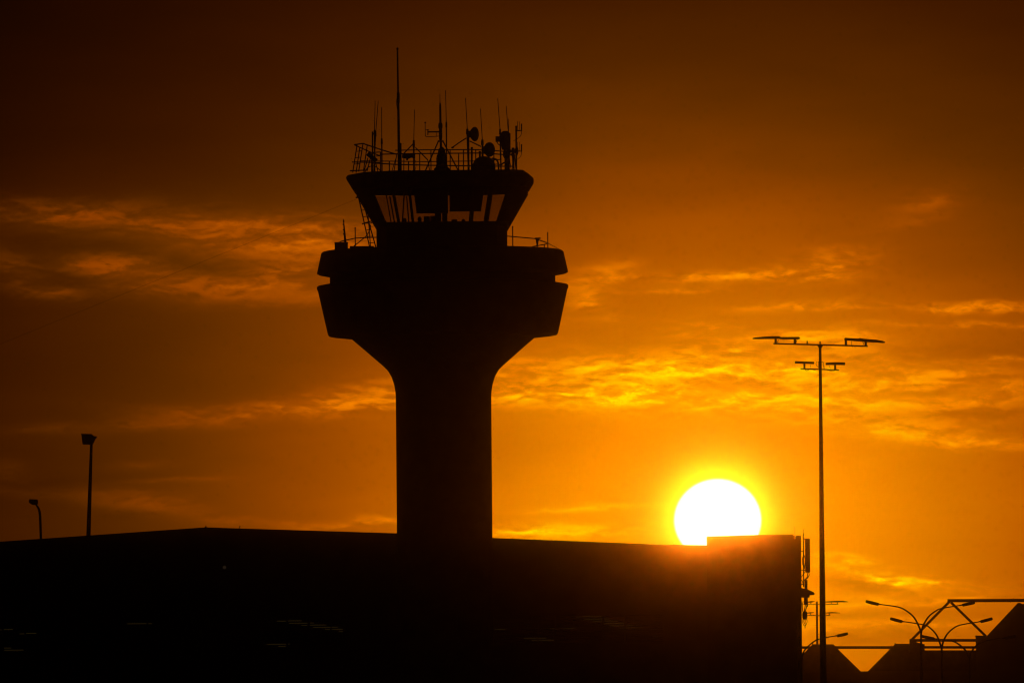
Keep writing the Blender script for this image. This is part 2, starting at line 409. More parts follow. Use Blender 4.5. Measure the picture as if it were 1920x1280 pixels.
# small slanted floodlight at the left ladder head
t = thing('floodlight', down(696, -95), 'small floodlight tilted down behind the left ladder head', 'floodlight')
b = MB(); b.bar(RP(689, 288, -95), RP(706, 302, -95), 8 * s, 6 * s); b.build('lamp_body', DARK, t)
b = MB(); b.tube([down(697, -95), RP(697, 296, -95)], 1.2 * s, 6); b.build('post', STEEL, t)
b = MB(); b.tube([RP(690, 296, -95), down(682, -95)], .9 * s, 6); b.build('stay', STEEL, t)
b = MB(); b.tube([RP(703, 300, -95), down(709, -95)], .9 * s, 6); b.build('stay', STEEL, t)
b = MB(); b.tube(spline([down(684, -100), RP(690, 314, -100), RP(703, 312, -100), down(716, -100)], 5), .8 * s, 6); b.build('cable', DARK, t)

# central mast with beacon body and wind arm
t = thing('beacon_mast', down(826.5, -50), 'central mast with side arm standing on a bell shaped beacon housing', 'mast')
b = MB(); b.tube([RP(825, 194, -50), RP(824.8, 176, -50)], [.7 * s, .5 * s], 6); b.build('rod', STEEL, t)
b = MB(); b.tube([RP(826.8, 282, -50), RP(826, 240, -50), RP(825.4, 200, -50), RP(825.1, 193, -50)], [2.2 * s, 2.2 * s, 1.9 * s, 1.2 * s], 10); b.build('pole', STEEL, t, True)
b = MB(); b.lathe(RP(825.8, 239.5, -50), [(2.5 * s, -3 * s), (4 * s, 0), (4 * s, 6 * s), (3 * s, 9 * s)], 12); b.build('collar', DARK, t)
b = MB(); b.lathe(RP(826.2, 262, -50), [(2.2 * s, -2 * s), (3 * s, 2 * s), (3.2 * s, 12 * s), (2.8 * s, 20 * s)], 12); b.build('sleeve', DARK, t)
b = MB(); b.tube([RP(802.5, 247.6, -50), RP(825, 247.4, -50)], 1.3 * s, 8); b.build('side_arm', STEEL, t)
b = MB(); b.tube([RP(802.3, 242.6, -50), RP(802.3, 253.4, -50)], 1.0 * s, 6); b.build('arm_cap', STEEL, t)
b = MB(); b.tube([RP(798, 243.5, -50), RP(804, 243.5, -50)], .5 * s, 6); b.build('arm_cap', STEEL, t)
b = MB(); b.tube(spline([RP(797.2, 230.5, -50), RP(797.4, 252, -50), RP(799, 256, -50), RP(812, 256.2, -50), RP(824.5, 255.4, -50)], 4), .65 * s, 6); b.build('wind_arm', STEEL, t)
b = MB(); b.tube([RP(818, 248, -50), RP(818, 256, -50)], .45 * s, 6); b.build('wind_arm', STEEL, t)
b = MB(); b.blob(RP(797.2, 230.2, -50), 1.6 * s, 10); b.build('wind_sensor', DARK, t, True)
for x0, y0, x1, dd in ((822.6, 263.5, 795.5, -50), (829.8, 263.5, 861.5, -50), (826, 264, 828, 20)):
    b = MB(); b.tube([RP(x0, y0, -50), down(x1, dd)], 1.2 * s, 6); b.build('leg', STEEL, t)
b = MB(); b.tube([RP(820.5, 265, -50), RP(831.8, 265, -50)], 1.4 * s, 8); b.build('head_plate', STEEL, t)
q = down(828.4, -50)
b = MB(); b.lathe(q, [(14.5 * s, 0), (14.8 * s, 8 * s), (11 * s, 12 * s), (10 * s, 18 * s), (10.4 * s, 27 * s), (9.2 * s, 33 * s), (7 * s, 37 * s), (6.6 * s, 42 * s), (5 * s, 46 * s), (2 * s, 49 * s)], 20); b.build('beacon_housing', DARK, t, True)

# dishes
def dish(px, py, d, rad, face, postpx, label, cone, top=None, tilt=0):
    q = RP(px, py, d)
    t = thing('microwave_dish', down(postpx, d), label, 'dish', 'dishes on the tower roof')
    ax = Vector(face).normalized()
    rr = rad * s
    b = MB(); b.lathe(q, [(.18 * rr, -cone * rr), (.3 * rr, -cone * .8 * rr), (.8 * rr, -.25 * rr), (rr, 0), (rr, .06 * rr), (.75 * rr, .16 * rr), (.3 * rr, .24 * rr), (.01, .26 * rr)], 28, ax); b.build('reflector', WHITE, t, True)
    q2 = q - ax * cone * rr
    b = MB(); b.box(q2, (5.6 * s, 5 * s, 12.5 * s)); b.build('radio_box', DARK, t)
    pt = RP(postpx, py, d)
    b = MB(); b.tube([q2, Vector((pt.x, pt.y, q2.z))], 1.5 * s, 8); b.build('arm', STEEL, t)
    b = MB(); b.tube([down(postpx, d), Vector((pt.x, pt.y, q2.z + 5 * s))], 1.8 * s, 8); b.build('post', STEEL, t)
    return t
t = dish(889.8, 251.6, -40, 13.6, (.84, -.54, -.02), 878.3, 'upper dish turned to the right on a braced post', .95)
for pts in ([(874.5, 259), (861, 267.5), (848.5, 276.6)], [(880.5, 264.6), (902, 275)]):
    b = MB(); pxline(b, pts, 1.1, -40); b.build('brace', STEEL, t)
b = MB(); b.blob(RP(848.5, 276.8, -40), (2.6 * s, 2 * s, 1.8 * s), 8); b.build('brace_foot', STEEL, t)
t = dish(917.4, 280.6, -60, 13.6, (.66, -.75, -.03), 905, 'lower dish, in front of the round radome dome', .9)
b = MB(); b.tube([RP(916, 292, -60), RP(916, 300, -60)], 2 * s, 8); b.build('lower_bracket', STEEL, t)
t = dish(969.6, 283.4, 60, 7.8, (.97, .2, 0), 962, 'smallest dish, seen edge on beside the right hand pole', 1.0)
# radome
q = down(907.4, -70)
b = MB(); b.lathe(q, [(21 * s, 0), (21.6 * s, 9 * s), (21 * s, 15 * s), (18 * s, 22 * s), (13 * s, 26.5 * s), (7 * s, 29 * s), (.01, 29.8 * s)], 32)
t = thing('radome', q, 'round topped radome dome on the roof under the lower dish', 'radome'); b.build('dome', WHITE, t, True)
b = MB(); b.lathe(q, [(22.5 * s, 0), (22.5 * s, 3 * s)], 32); b.build('base_ring', STEEL, t)
t = thing('stub_mast', down(884.6, -30), 'short thick stub mast right of the upper dish post', 'mast')
b = MB(); b.tube([down(884.6, -30), RP(884.6, 276.5, -30)], 1.8 * s, 8); b.build('mast', STEEL, t)
b = MB(); b.tube([RP(884.6, 279, -30), RP(884.6, 276, -30)], 2.2 * s, 8); b.build('cap', DARK, t)
t = thing('stub_mast', down(899.8, -34), 'low thick stub mast left of the lower dish', 'mast')
b = MB(); b.tube([down(899.8, -34), RP(899.8, 284, -34)], 1.9 * s, 8); b.build('mast', STEEL, t)
b = MB(); b.tube([RP(899.8, 286.5, -34), RP(899.8, 283.6, -34)], 2.3 * s, 8); b.build('cap', DARK, t)
# hoops right of the radome
for i, pts in enumerate(([(922, 297), (930, 299), (934, 306), (935, 320)], [(940, 309), (946, 305), (951, 309), (952, 322)], [(924, 310), (931, 308), (940, 309.5)])):
    b = MB(); b.tube(spline([RP(x, y, -10 + i) for x, y in pts], 6), (1.6, 1.4, 1.0)[i] * s, 8)
    tag(b.build('conduit_pipe', STEEL, None, True), ('bent conduit curving down beside the radome dome', 'bent conduit arching left of the cable bundle at the right end', 'thin level conduit joining the two bent pipes right of the radome')[i], 'pipe')
# drum housing
t = thing('drum_antenna', down(948, 24), 'fat round topped drum housing among the whips at the right end', 'aerial')
q = RP(947.6, 277, 24)
b = MB(); b.lathe(q, [(6.4 * s, -4 * s), (7.6 * s, 2 * s), (8.8 * s, 8 * s), (8.8 * s, 24 * s), (7.6 * s, 28.5 * s), (4.5 * s, 31 * s), (.01, 31.6 * s)], 20); b.build('drum', WHITE, t, True)
b = MB(); b.box(RP(934.3, 261, 24), (10.5 * s, 8 * s, 10 * s)); b.build('radio_box', DARK, t)
b = MB(); b.tube(spline([RP(931, 265, 22), RP(934, 270, 22), RP(940, 275, 22)], 5), .8 * s, 6); b.build('cable', DARK, t)
b = MB(); b.lathe(RP(949.5, 291, 24), [(4 * s, -6 * s), (6.4 * s, -2 * s), (6.4 * s, 4 * s), (4.6 * s, 14 * s)], 14); b.build('mount_head', DARK, t)
b = MB(); b.tube([down(949, 24), RP(949, 290, 24)], 3.2 * s, 8); b.build('post', STEEL, t)
b = MB(); b.tube([RP(955, 283, 24), RP(966, 284, 40)], 2.6 * s, 8); b.build('arm', STEEL, t)
b = MB(); b.tube([RP(956, 250, 24), RP(956.2, 292, 24)], 1.2 * s, 6); b.build('side_tube', STEEL, t)
# bundle of cables
for k in range(7):
    x0 = 948 + k * 2.6; x1 = x0 + random.uniform(2, 8)
    b = MB(); b.tube(spline([RP(x0, 286 + k % 3 * 2, 30 + k), RP((x0 + x1) / 2 + random.uniform(-3, 2), 300, 30 + k), down(x1, 30 + k)], 5), random.uniform(.7, 1.2) * s, 6)
    tag(b.build('cable', DARK), 'one of the slack cables hanging from the drum housing down to the roof', 'cable', 'cables hanging under the drum housing')
# right hand dipole pole
t = thing('dipole_antenna', down(968, 60), 'pole with two stacked side arms of loop dipoles, at the right roof end', 'aerial')
b = MB(); b.tube([down(968, 60), RP(967.8, 236.5, 60)], 1.6 * s, 8); b.build('pole', STEEL, t)
b = MB(); b.tube([RP(965.6, 237, 60), RP(970, 237, 60)], .9 * s, 6); b.build('pole_cap', STEEL, t)
for y, hh in ((245.2, 17), (283.6, 17)):
    b = MB(); b.tube([RP(966, y, 60), RP(979, y, 60)], 1.0 * s, 6); b.build('arm', STEEL, t)
    b = MB(); b.tube([RP(970.4, y, 60), RP(970.4, y - hh, 60), RP(973.8, y - hh, 60), RP(973.8, y, 60)], .45 * s, 6); b.build('loop', STEEL, t)
    b = MB(); b.tube([RP(977.8, y + 1, 60), RP(977.8, y - 13, 60)], 1.1 * s, 8); b.build('stub', DARK, t)
    b = MB(); b.tube(spline([RP(977.6, y, 60), RP(977, y + 8, 60), RP(971, y + 14.5, 60), RP(963, y + 19, 60)], 6), .5 * s, 6); b.build('cable', DARK, t)

# deck items
q = RP(640, 469, -60)
t = thing('equipment_box', Vector((q.x, q.y, H(470.4))), 'square equipment box at the left edge of the tower deck', 'equipment box')
z1 = RP(640, 455.3, -60).z
b = MB(); b.box((q.x, q.y, (H(470.4) + z1) / 2), (24.4 * s, 18 * s, z1 - H(470.4))); b.build('cabinet', DARK, t)
b = MB(); b.box((q.x, q.y, z1 + .3 * s), (25.6 * s, 19 * s, 1.2 * s)); b.build('lid', STEEL, t)
t = thing('mast_antenna', Vector((RP(647.3, 455, -60).x, RP(647.3, 455, -60).y, z1)), 'short tapering mast with small fittings standing on the deck equipment box', 'mast')
b = MB(); b.tube([RP(647.6, 456, -60), RP(645, 424, -60), RP(644, 411, -60)], [2.4 * s, 1.3 * s, .6 * s], 8); b.build('mast', STEEL, t)
for y, x, r in ((415, 644.4, 1.6), (421, 643.4, 1.3), (431, 643.6, 1.2), (439, 644, 1.3)):
    b = MB(); b.blob(RP(x, y, -60), (r * s, r * s, r * s), 8); b.build('fitting', DARK, t)
b = MB(); b.bar(RP(656, 465, -70), RP(701, 465, -70), 7 * s, 5 * s)
tag(b.build('cable_tray', STEEL), 'low flat tray on the deck at the foot of the ladder', 'cable tray')
q = RP(1007.5, 462.5, -10)
t = thing('floodlight', Vector((q.x, q.y, H(470.4))), 'wedge shaped floodlight under the bend of the right deck rail', 'floodlight')
b = MB(); b.loft([[RP(x, 462.5, -10) + Vector((0, v, 0)) for x, v in ((1006.5, -.06), (1008.5, -.06), (1008.5, .06), (1006.5, .06))], [RP(x, 448, -10) + Vector((0, v, 0)) for x, v in ((1004.2, -.15), (1010.5, -.15), (1010.5, .15), (1004.2, .15))]]); b.build('lamp_body', DARK, t)
b = MB(); b.bar(RP(1003, 447.2, -10), RP(1013.6, 446.8, -10), 2.6 * s, .35); b.build('visor', DARK, t)
b = MB(); b.tube([Vector((q.x, q.y, H(470.4))), q], 1 * s, 6); b.build('stem', STEEL, t)

# stay wire running off to the left
p0 = P(668, 373.5, 648); p1 = P(0, 645, 640); dirv = (p1 - p0); k = p0.z / -dirv.z
b = MB(); b.tube([p0, p0 + dirv * k], .0065, 5)
tag(b.build('stay_wire', DARK), 'thin wire slanting from the top of the cab ladder down to the left', 'wire')

# ------------------------------------------------------------------ long low hangar behind the tower foot
HD = 690.0; sh = HD / F
q = P(600, 1280, HD); q.z = 0
hangar = thing('hangar', q, 'long low hangar with a shallow ridged roof behind the tower foot', 'building')
top = [(-90, 1021), (0, 1015), (385, 988.2), (745, 999.3), (925, 1008), (1228, 1020), (1330, 1022), (1420, 1024)]
wall = [P(x, y + 2.0, HD) for x, y in top]
poly = wall + [ground_at(wall[-1]), ground_at(wall[0])]
b = MB(); b.prism(poly, 45); b.build('wall', CLAD, hangar)
b = MB()
rr = [P(x, y, HD) + Vector((0, -.5, 0)) for x, y in top]
b.loft([[p + Vector((0, 0, -.07)), p, p + Vector((0, 46, 0)), p + Vector((0, 46, -.07))] for p in rr]); b.build('roof', ROOFM, hangar)
# louvred windows with reflected glints on the slats put in as faintly glowing strips
def louvre(x0, x1, y0, y1, muls, strips):
    w = bpy.data.objects.new('louvre_window', None); COL.objects.link(w); w.parent = hangar; w.location = P((x0 + x1) / 2, y1, HD - .1) - Vector(hangar.location)
    fr = MB()
    a0, a1 = P(x0, y0, HD - .12), P(x1, y1, HD - .12)
    for (u0, u1, v0, v1) in ((a0.x, a1.x, a0.z - .1, a0.z), (a0.x, a1.x, a1.z, a1.z + .1)):
        fr.box(((u0 + u1) / 2, a0.y, (v0 + v1) / 2), (u1 - u0, .2, v1 - v0))
    for u in (a0.x, a1.x): fr.box((u, a0.y, (a0.z + a1.z) / 2), (.1, .198, a0.z - a1.z - .2))
    fr.build('frame', CLAD, w)
    for mx in muls:
        p = P(mx, (y0 + y1) / 2, HD - .16); b = MB(); b.box((p.x, p.y, (a0.z + a1.z) / 2), (.12, .2, a0.z - a1.z - .2)); b.build('mullion', CLAD, w)
    sl = MB(); z = a1.z + .16
    while z < a0.z - .12:
        sl.box(((a0.x + a1.x) / 2, HD - .06, z), (a1.x - a0.x - .1, .1, .03), Matrix.Rotation(R(25), 3, 'X')); z += .155
    sl.build('slat_bank', CLAD, w)
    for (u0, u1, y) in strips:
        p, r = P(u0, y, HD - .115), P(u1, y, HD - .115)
        b = MB(); b.box(((p.x + r.x) / 2, p.y, p.z), (r.x - p.x, .03, .042)); b.build('painted_glint', GLINT, w)
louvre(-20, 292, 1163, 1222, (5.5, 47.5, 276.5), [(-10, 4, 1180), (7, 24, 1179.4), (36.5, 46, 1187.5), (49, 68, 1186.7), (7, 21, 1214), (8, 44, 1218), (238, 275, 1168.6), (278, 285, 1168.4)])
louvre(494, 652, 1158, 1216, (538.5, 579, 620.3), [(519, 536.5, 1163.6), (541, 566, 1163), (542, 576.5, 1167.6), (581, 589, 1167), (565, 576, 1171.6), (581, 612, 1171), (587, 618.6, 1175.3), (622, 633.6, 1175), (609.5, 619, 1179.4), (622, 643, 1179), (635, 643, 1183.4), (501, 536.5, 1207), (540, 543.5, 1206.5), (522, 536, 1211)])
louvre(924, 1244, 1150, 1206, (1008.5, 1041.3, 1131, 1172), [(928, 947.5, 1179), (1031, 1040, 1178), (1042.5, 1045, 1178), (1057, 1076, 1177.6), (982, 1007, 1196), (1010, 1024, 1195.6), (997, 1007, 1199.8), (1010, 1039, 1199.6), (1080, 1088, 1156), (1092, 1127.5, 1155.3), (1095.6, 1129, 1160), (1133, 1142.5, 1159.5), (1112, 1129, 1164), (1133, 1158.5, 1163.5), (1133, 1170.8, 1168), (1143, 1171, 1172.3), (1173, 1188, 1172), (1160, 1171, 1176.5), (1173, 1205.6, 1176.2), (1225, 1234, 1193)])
q = P(421, 1063, HD - .12)
t = thing('wall_lamp', q, 'small round dim lamp alone on the dark hangar front, left of the tower', 'lamp')
b = MB(); b.lathe(q, [(.17, 0), (.17, .05), (.13, .06)], 16, (0, -1, 0)); b.build('housing', STEEL, t)
b = MB(); b.lathe(q, [(.125, .06), (.12, .09), (.08, .12), (.01, .13)], 16, (0, -1, 0)); b.build('lens', LENS, t, True)
# small fittings along the ridge
q = P(386, 989, HD + .4)
b = MB(); b.lathe(q, [(1.7 * sh, -.1), (1.5 * sh, 1.5 * sh), (.9 * sh, 3.2 * sh), (.05 * sh, 4.2 * sh)], 10)
tag(b.build('roof_vent', STEEL), 'tiny pointed vent on the peak of the hangar roof', 'vent')
q = P(449, 990.5, HD + .4)
b = MB(); b.tube([q, q + Vector((0, 0, 4 * sh))], .5 * sh, 6); b.box(q + Vector((.9 * sh, 0, 4 * sh)), (2.6 * sh, .05, 1.4 * sh))
tag(b.build('wind_vane', STEEL), 'tiny vane on the hangar roof just right of its peak', 'vane')
q = P(1264, 1020.5, HD + .4)
t = thing('roof_tripod', q, 'tiny tripod fitting on the roof edge left of the setting sun', 'tripod')
for e in (-4.5, 4.5):
    b = MB(); b.tube([P(1264 + e, 1021.2, HD + .4), P(1264, 1017.4, HD + .4)], .35 * sh, 5); b.build('leg', STEEL, t)
b = MB(); b.tube([P(1264, 1017.6, HD + .4), P(1264, 1015.6, HD + .4)], .5 * sh, 5); b.build('rod', STEEL, t)

# ------------------------------------------------------------------ taller block in front of the sun
BD = 688.6; sb = BD / F
q = P(1413, 1200, BD); q.z = 0
block = thing('plant_block', q, 'flat topped block whose roof edge cuts into the sun disc', 'building')
tp = [(1325, 1005.3), (1423, 1002.2), (1484.5, 1001.3), (1488.6, 1003.4), (1488.6, 1010), (1492.6, 1010), (1492.6, 1003.4), (1501.8, 1003.4)]
pl = [P(x, y, BD) for x, y in tp]
b = MB(); b.prism(pl + [ground_at(pl[-1]), ground_at(pl[0])], 14, .0204); b.build('wall', BLOCK, block)
b = MB(); b.prism([P(x, y, BD - .3) for x, y in ((1500, 1101), (1514, 1104), (1527, 1110.2), (1527, 1114.2), (1518, 1114.6), (1518, 1119), (1500, 1119))], 3); b.build('awning', ROOFM, block)
# drain pipes and ducts on the right return
b = MB(); b.tube([P(1495.5, 1165, BD - .2), ground_at(P(1495.5, 1165, BD - .2))], .07, 8); b.build('downpipe', STEEL, block)
b = MB(); b.tube([P(1499, 1150, BD - .2), ground_at(P(1499, 1150, BD - .2))], .05, 8); b.build('downpipe', STEEL, block)

for px, yt, lab in ((1490.4, 987, 'hair thin whip in the roof notch at the right end of the block'), (1506.6, 991, 'hair thin whip on top of the panel aerial pole beside the block')):
    yb = 1010 if px < 1500 else 1005
    t = thing('whip_antenna', P(px, yb, BD + .5), lab, 'aerial', 'thin whips on the block')
    b = MB(); b.tube([P(px, yb, BD + .5), P(px, yt, BD + .5)], .5 * sb, 5); b.build('rod', STEEL, t)
    b = MB(); b.tube([P(px, yb, BD + .5), P(px, yb - 6, BD + .5)], .9 * sb, 6); b.build('collar', DARK, t)
q = P(1506.6, 1100, BD + .5)
t = thing('panel_antenna', q, 'tall panel aerial on a bracketed pole along the right wall of the block', 'aerial')
b = MB(); b.tube([P(1507, 1100, BD + .5), P(1506.6, 1005, BD + .5)], 1.15 * sb, 8); b.build('mount_pole', STEEL, t)
b = MB(); b.loft([[P(x, y, BD + .5) + Vector((0, v, 0)) for x, v in ((1509.4 + k, -.12), (1518.4 + k, -.12), (1518.4 + k, .12), (1509.4 + k, .12))] for y, k in ((1072.6, .6), (1008.8, 0))]); b.build('panel', WHITE, t)
b = MB(); b.loft([[P(x, y, BD + .5) + Vector((0, v, 0)) for x, v in ((1508.6, -.1), (1514, -.1), (1514, .1), (1508.6, .1))] for y in (1105, 1086.4)]); b.build('radio_unit', WHITE, t)
for y, x0, x1 in ((1009.8, 1505, 1510), (1032.6, 1501.5, 1507), (1068, 1501.5, 1507), (1068.5, 1507, 1510), (1094.5, 1501.5, 1507), (1034, 1507, 1508), (1086.5, 1506, 1509)):
    b = MB(); b.tube([P(x0, y, BD + .5), P(x1, y, BD + .5)], 1.0 * sb, 6); b.build('bracket', STEEL, t)
for pts in ([(1507, 1040), (1504.6, 1048), (1505.4, 1058), (1507.5, 1062)], [(1516.5, 1072), (1517, 1078), (1513, 1084), (1509, 1086)], [(1513, 1072), (1514.5, 1079), (1511, 1084), (1508, 1088)], [(1502, 1082), (1506, 1076), (1509, 1072)], [(1502, 1086), (1505, 1090), (1506.5, 1098)], [(1508, 1040), (1510, 1050), (1508, 1066)]):
    b = MB(); b.tube(spline([P(x, y, BD + .45) for x, y in pts], 5), .8 * sb, 6); b.build('cable', DARK, t)
t = thing('equipment_box', P(1508, 1130, BD + .5), 'upper equipment box hung under the awning on the block side, cables trailing', 'equipment box', 'boxes on the block side')
b = MB(); b.loft([[P(x, y, BD + .5) + Vector((0, v, 0)) for x, v in ((1507.6, -.15), (1514.6, -.15), (1514.6, .15), (1507.6, .15))] for y in (1133, 1118)]); b.build('cabinet', DARK, t)
b = MB(); b.tube([P(1502, 1127.5, BD + .5), P(1508, 1127.5, BD + .5)], .8 * sb, 6); b.build('bracket', STEEL, t)
for pts in ([(1513, 1133), (1511.5, 1140), (1509, 1147)], [(1510, 1133), (1509, 1140), (1507.5, 1148)], [(1504, 1129), (1504.5, 1140), (1506, 1148)], [(1514.4, 1132), (1513.6, 1137)]):
    b = MB(); b.tube(spline([P(x, y, BD + .45) for x, y in pts], 5), .9 * sb, 6); b.build('cable', DARK, t)
t = thing('equipment_box', P(1508, 1158, BD + .5), 'lower equipment box on the block side with a stub hanging beneath', 'equipment box', 'boxes on the block side')
b = MB(); b.loft([[P(x, y, BD + .5) + Vector((0, v, 0)) for x, v in ((1504.5 + k, -.15), (1513.4 - k, -.15), (1513.4 - k, .15), (1504.5 + k, .15))] for y, k in ((1160.5, 1.5), (1157, 0), (1148, 0), (1145.5, 1))]); b.build('cabinet', DARK, t)
b = MB(); b.tube([P(1509.6, 1159, BD + .5), P(1509.6, 1177, BD + .5)], .7 * sb, 6); b.build('stub', DARK, t)
for k, pts in enumerate(([(1505.6, 1159), (1505, 1166), (1507, 1171), (1508.6, 1173)], [(1512.6, 1159), (1513.2, 1165), (1511.4, 1170), (1509.6, 1173)], [(1507.5, 1160), (1507, 1165), (1508.6, 1168)])):
    b = MB(); b.tube(spline([P(x, y, BD + .45) for x, y in pts], 5), .6 * sb, 5); b.build('cable', DARK, t)
b = MB(); b.tube([P(1501.5, 1152, BD + .5), P(1505.5, 1152, BD + .5)], .8 * sb, 6); b.build('bracket', STEEL, t)

# ------------------------------------------------------------------ floodlight masts
def lightmast(D, px, ytop, rt, rb, arms, heads, label, stubs=(), cables=(), k=1.0):
    q = P(px, ytop, D); sc = D / F
    t = thing('light_mast', ground_at(q), label, 'light mast', 'floodlight masts')
    b = MB(); b.tube([ground_at(q), q], [rb * sc, rt * sc], 14); b.build('pole', STEEL, t, True)
    for (x0, y0, x1, y1, w) in arms:
        b = MB(); b.bar(P(x0, y0, D), P(x1, y1, D), w * sc, w * sc); b.build('crossarm', STEEL, t)
    for (pts, sup) in heads:
        h = MB()
        h.loft([[P(x, y - th / 2, D) + Vector((0, -dep, 0)), P(x, y + th / 2, D) + Vector((0, -dep, 0)), P(x, y + th / 2, D) + Vector((0, dep, 0)), P(x, y - th / 2, D) + Vector((0, dep, 0))] for x, y, th, dep in pts])
        hd = h.build('floodlight_head', DARK, t)
        for (x, y0, y1, w) in sup:
            b = MB(); b.bar(P(x, y0, D), P(x, y1, D), w * sc, 3 * sc); b.build('support', STEEL, hd)
    for (x, y0, y1, w) in stubs:
        b = MB(); b.bar(P(x, y0, D), P(x, y1, D), w * sc, w * sc); b.build('stub', STEEL, t)
    for pts, r in cables:
        b = MB(); b.tube(spline([P(x, y, D - .12) for x, y in pts], 5), r * sc, 5); b.build('cable', DARK, t)
    return t
t = lightmast(520, 1537.6, 645, 2.5, 6.8,
    [(1450, 644, 1627, 648.8, 2.8), (1501, 691, 1573, 693.4, 2.2)],
    [([(1411, 634.6, 1.6, .1), (1416, 634, 3.2, .2), (1437, 633, 4.6, .22), (1461.5, 632.6, 5, .22), (1462.5, 633.6, 4.2, .2), (1466, 633.8, 3.6, .2)], [(1454.4, 634, 643.5, 4.2)]),
     ([(1466.2, 633.9, 4.2, .2), (1497, 633.8, 4.4, .2), (1499.6, 633.8, 2.6, .15)], [(1490.4, 634, 645, 4.6)]),
     ([(1583.2, 635.6, 2.6, .15), (1584.5, 635.4, 4.4, .2), (1609, 637.3, 5, .2), (1612, 636.6, 6, .2), (1620, 638, 5.2, .2)], [(1586, 636, 646.8, 4.4)]),
     ([(1620.2, 638, 5.6, .2), (1643, 639.4, 5, .22), (1655, 641, 3.8, .2), (1659.4, 641.6, 1.8, .1)], [(1623.3, 640, 648, 4.2)]),
     ([(1490.6, 679, 4, .18), (1526.4, 680.2, 4, .18)], [(1508.3, 681, 690.5, 3.6)]),
     ([(1548.2, 682, 4, .18), (1565, 681.4, 5, .18), (1584.3, 681.8, 4.8, .18)], [(1565.8, 683, 692.5, 3.6)])],
    'tall floodlight mast with two tiers of lamp arms, nearest to the sun', 
    [(1513.5, 639, 645.5, 2.4), (1537.7, 640, 647, 2.6), (1537.5, 690, 678, 5.8)],
    [([(1531, 677.5), (1530, 683), (1533, 687), (1536, 690)], .5), ([(1545, 678), (1543, 684), (1546, 690)], .5), ([(1543, 682), (1545.5, 686), (1544, 691)], .4),
     ([(1509, 692), (1513, 694.8), (1517, 692.6), (1524, 692.8), (1529, 693.5)], .5), ([(1549, 693), (1555, 694.4), (1562, 696), (1566, 693)], .5), ([(1520.5, 682), (1519, 690)], .3), ([(1554, 684), (1557, 691)], .3),
     ([(1597, 639), (1596.4, 645), (1598, 650.5)], .4), ([(1460, 637), (1457, 642)], .7), ([(1494.5, 637), (1492, 643)], .7), ([(1617.5, 641), (1620, 646)], .7), ([(1533, 679), (1543.5, 679)], .8), ([(1533, 703.5), (1541.5, 703.5)], .35)])
b = MB(); b.prism([P(x, y, 519.9) for x, y in ((1532, 646.2), (1544, 646.6), (1540.6, 652), (1535.6, 652))], .2); b.build('gusset', STEEL, t)
lightmast(1050, 1531.6, 1126.8, 1.9, 2.4,
    [(1503, 1131.6, 1572, 1132, 1.4), (1512, 1152.6, 1557, 1153, 1.4)],
    [([(1547, 1127.8, 2, .2), (1566, 1127, 3, .2), (1580, 1126.8, 3, .2), (1590.6, 1127.6, .8, .1)], [(1559.4, 1128, 1131.5, 1.8), (1570, 1128, 1131.5, 1.8)]),
     ([(1514, 1128, 2, .2), (1521, 1127.4, 3, .2), (1527.4, 1127, 1.2, .1)], [(1520.4, 1128, 1131.5, 1.6)]),
     ([(1548, 1148.4, 1.6, .2), (1560, 1147.8, 2.6, .2), (1575.2, 1148.4, .8, .1)], [(1555, 1148.6, 1152.6, 1.8)]),
     ([(1512.6, 1148.6, 1.6, .2), (1520, 1148, 2.4, .2), (1525.8, 1147.6, 1, .1)], [(1520, 1148.6, 1152.6, 1.6)])],
    'small distant floodlight mast half hidden behind the tall one')

# ------------------------------------------------------------------ street lamps on the right
def lamp(D, px, ybr, arms, label, r=1.9):
    q = P(px, ybr, D); sc = D / F
    t = thing('street_lamp', ground_at(q), label, 'street lamp', 'curved street lamps at the right')
    b = MB(); b.tube([ground_at(q), q], [r * 1.25 * sc, r * sc], 10); b.build('pole', STEEL, t, True)
    for pts, h in arms:
        pp = spline([P(x, y, D) for x, y in pts], 7); n = len(pp)
        b = MB(); b.tube(pp, [(r - (r - .95) * i / (n - 1)) * sc for i in range(n)], 8); ar = b.build('arm', STEEL, t, True)
        (x0, y0), (x1, y1) = h; th = 5.6
        dx, dy = x1 - x0, y1 - y0; ln = math.hypot(dx, dy); nx, ny = -dy / ln, dx / ln
        if ny > 0: nx, ny = -nx, -ny
        hb = MB(); rings = []
        for f, w0, w1, dep in ((-.22, .2, 1.0, .06), (0, .6, 2.2, .1), (.05, 1.6, 4.0, .16), (.6, 2.4, 3.6, .17), (.96, 2.6, 2.6, .15), (1.0, 1.8, 1.6, .1)):
            cx, cy = x0 + dx * f, y0 + dy * f
            u = P(cx + nx * w0, cy + ny * w0, D); v = P(cx - nx * w1, cy - ny * w1, D)
            rings.append([u + Vector((0, -dep, 0)), v + Vector((0, -dep, 0)), v + Vector((0, dep, 0)), u + Vector((0, dep, 0))])
        hb.loft(rings); hb.build('lamp_head', DARK, ar)
    return t
lamp(525, 1727, 1184, [([(1727, 1186), (1724, 1176), (1714, 1157), (1699, 1144), (1683, 1137), (1648, 1132)], ((1648, 1131.2), (1623.2, 1126.6))),
                       ([(1727, 1186), (1731, 1172), (1741, 1155.5), (1754, 1145), (1766, 1139.8), (1804, 1133.6)], ((1804, 1132.6), (1828, 1128.6)))], 'two armed curved street lamp with the highest arms, left of the pair')
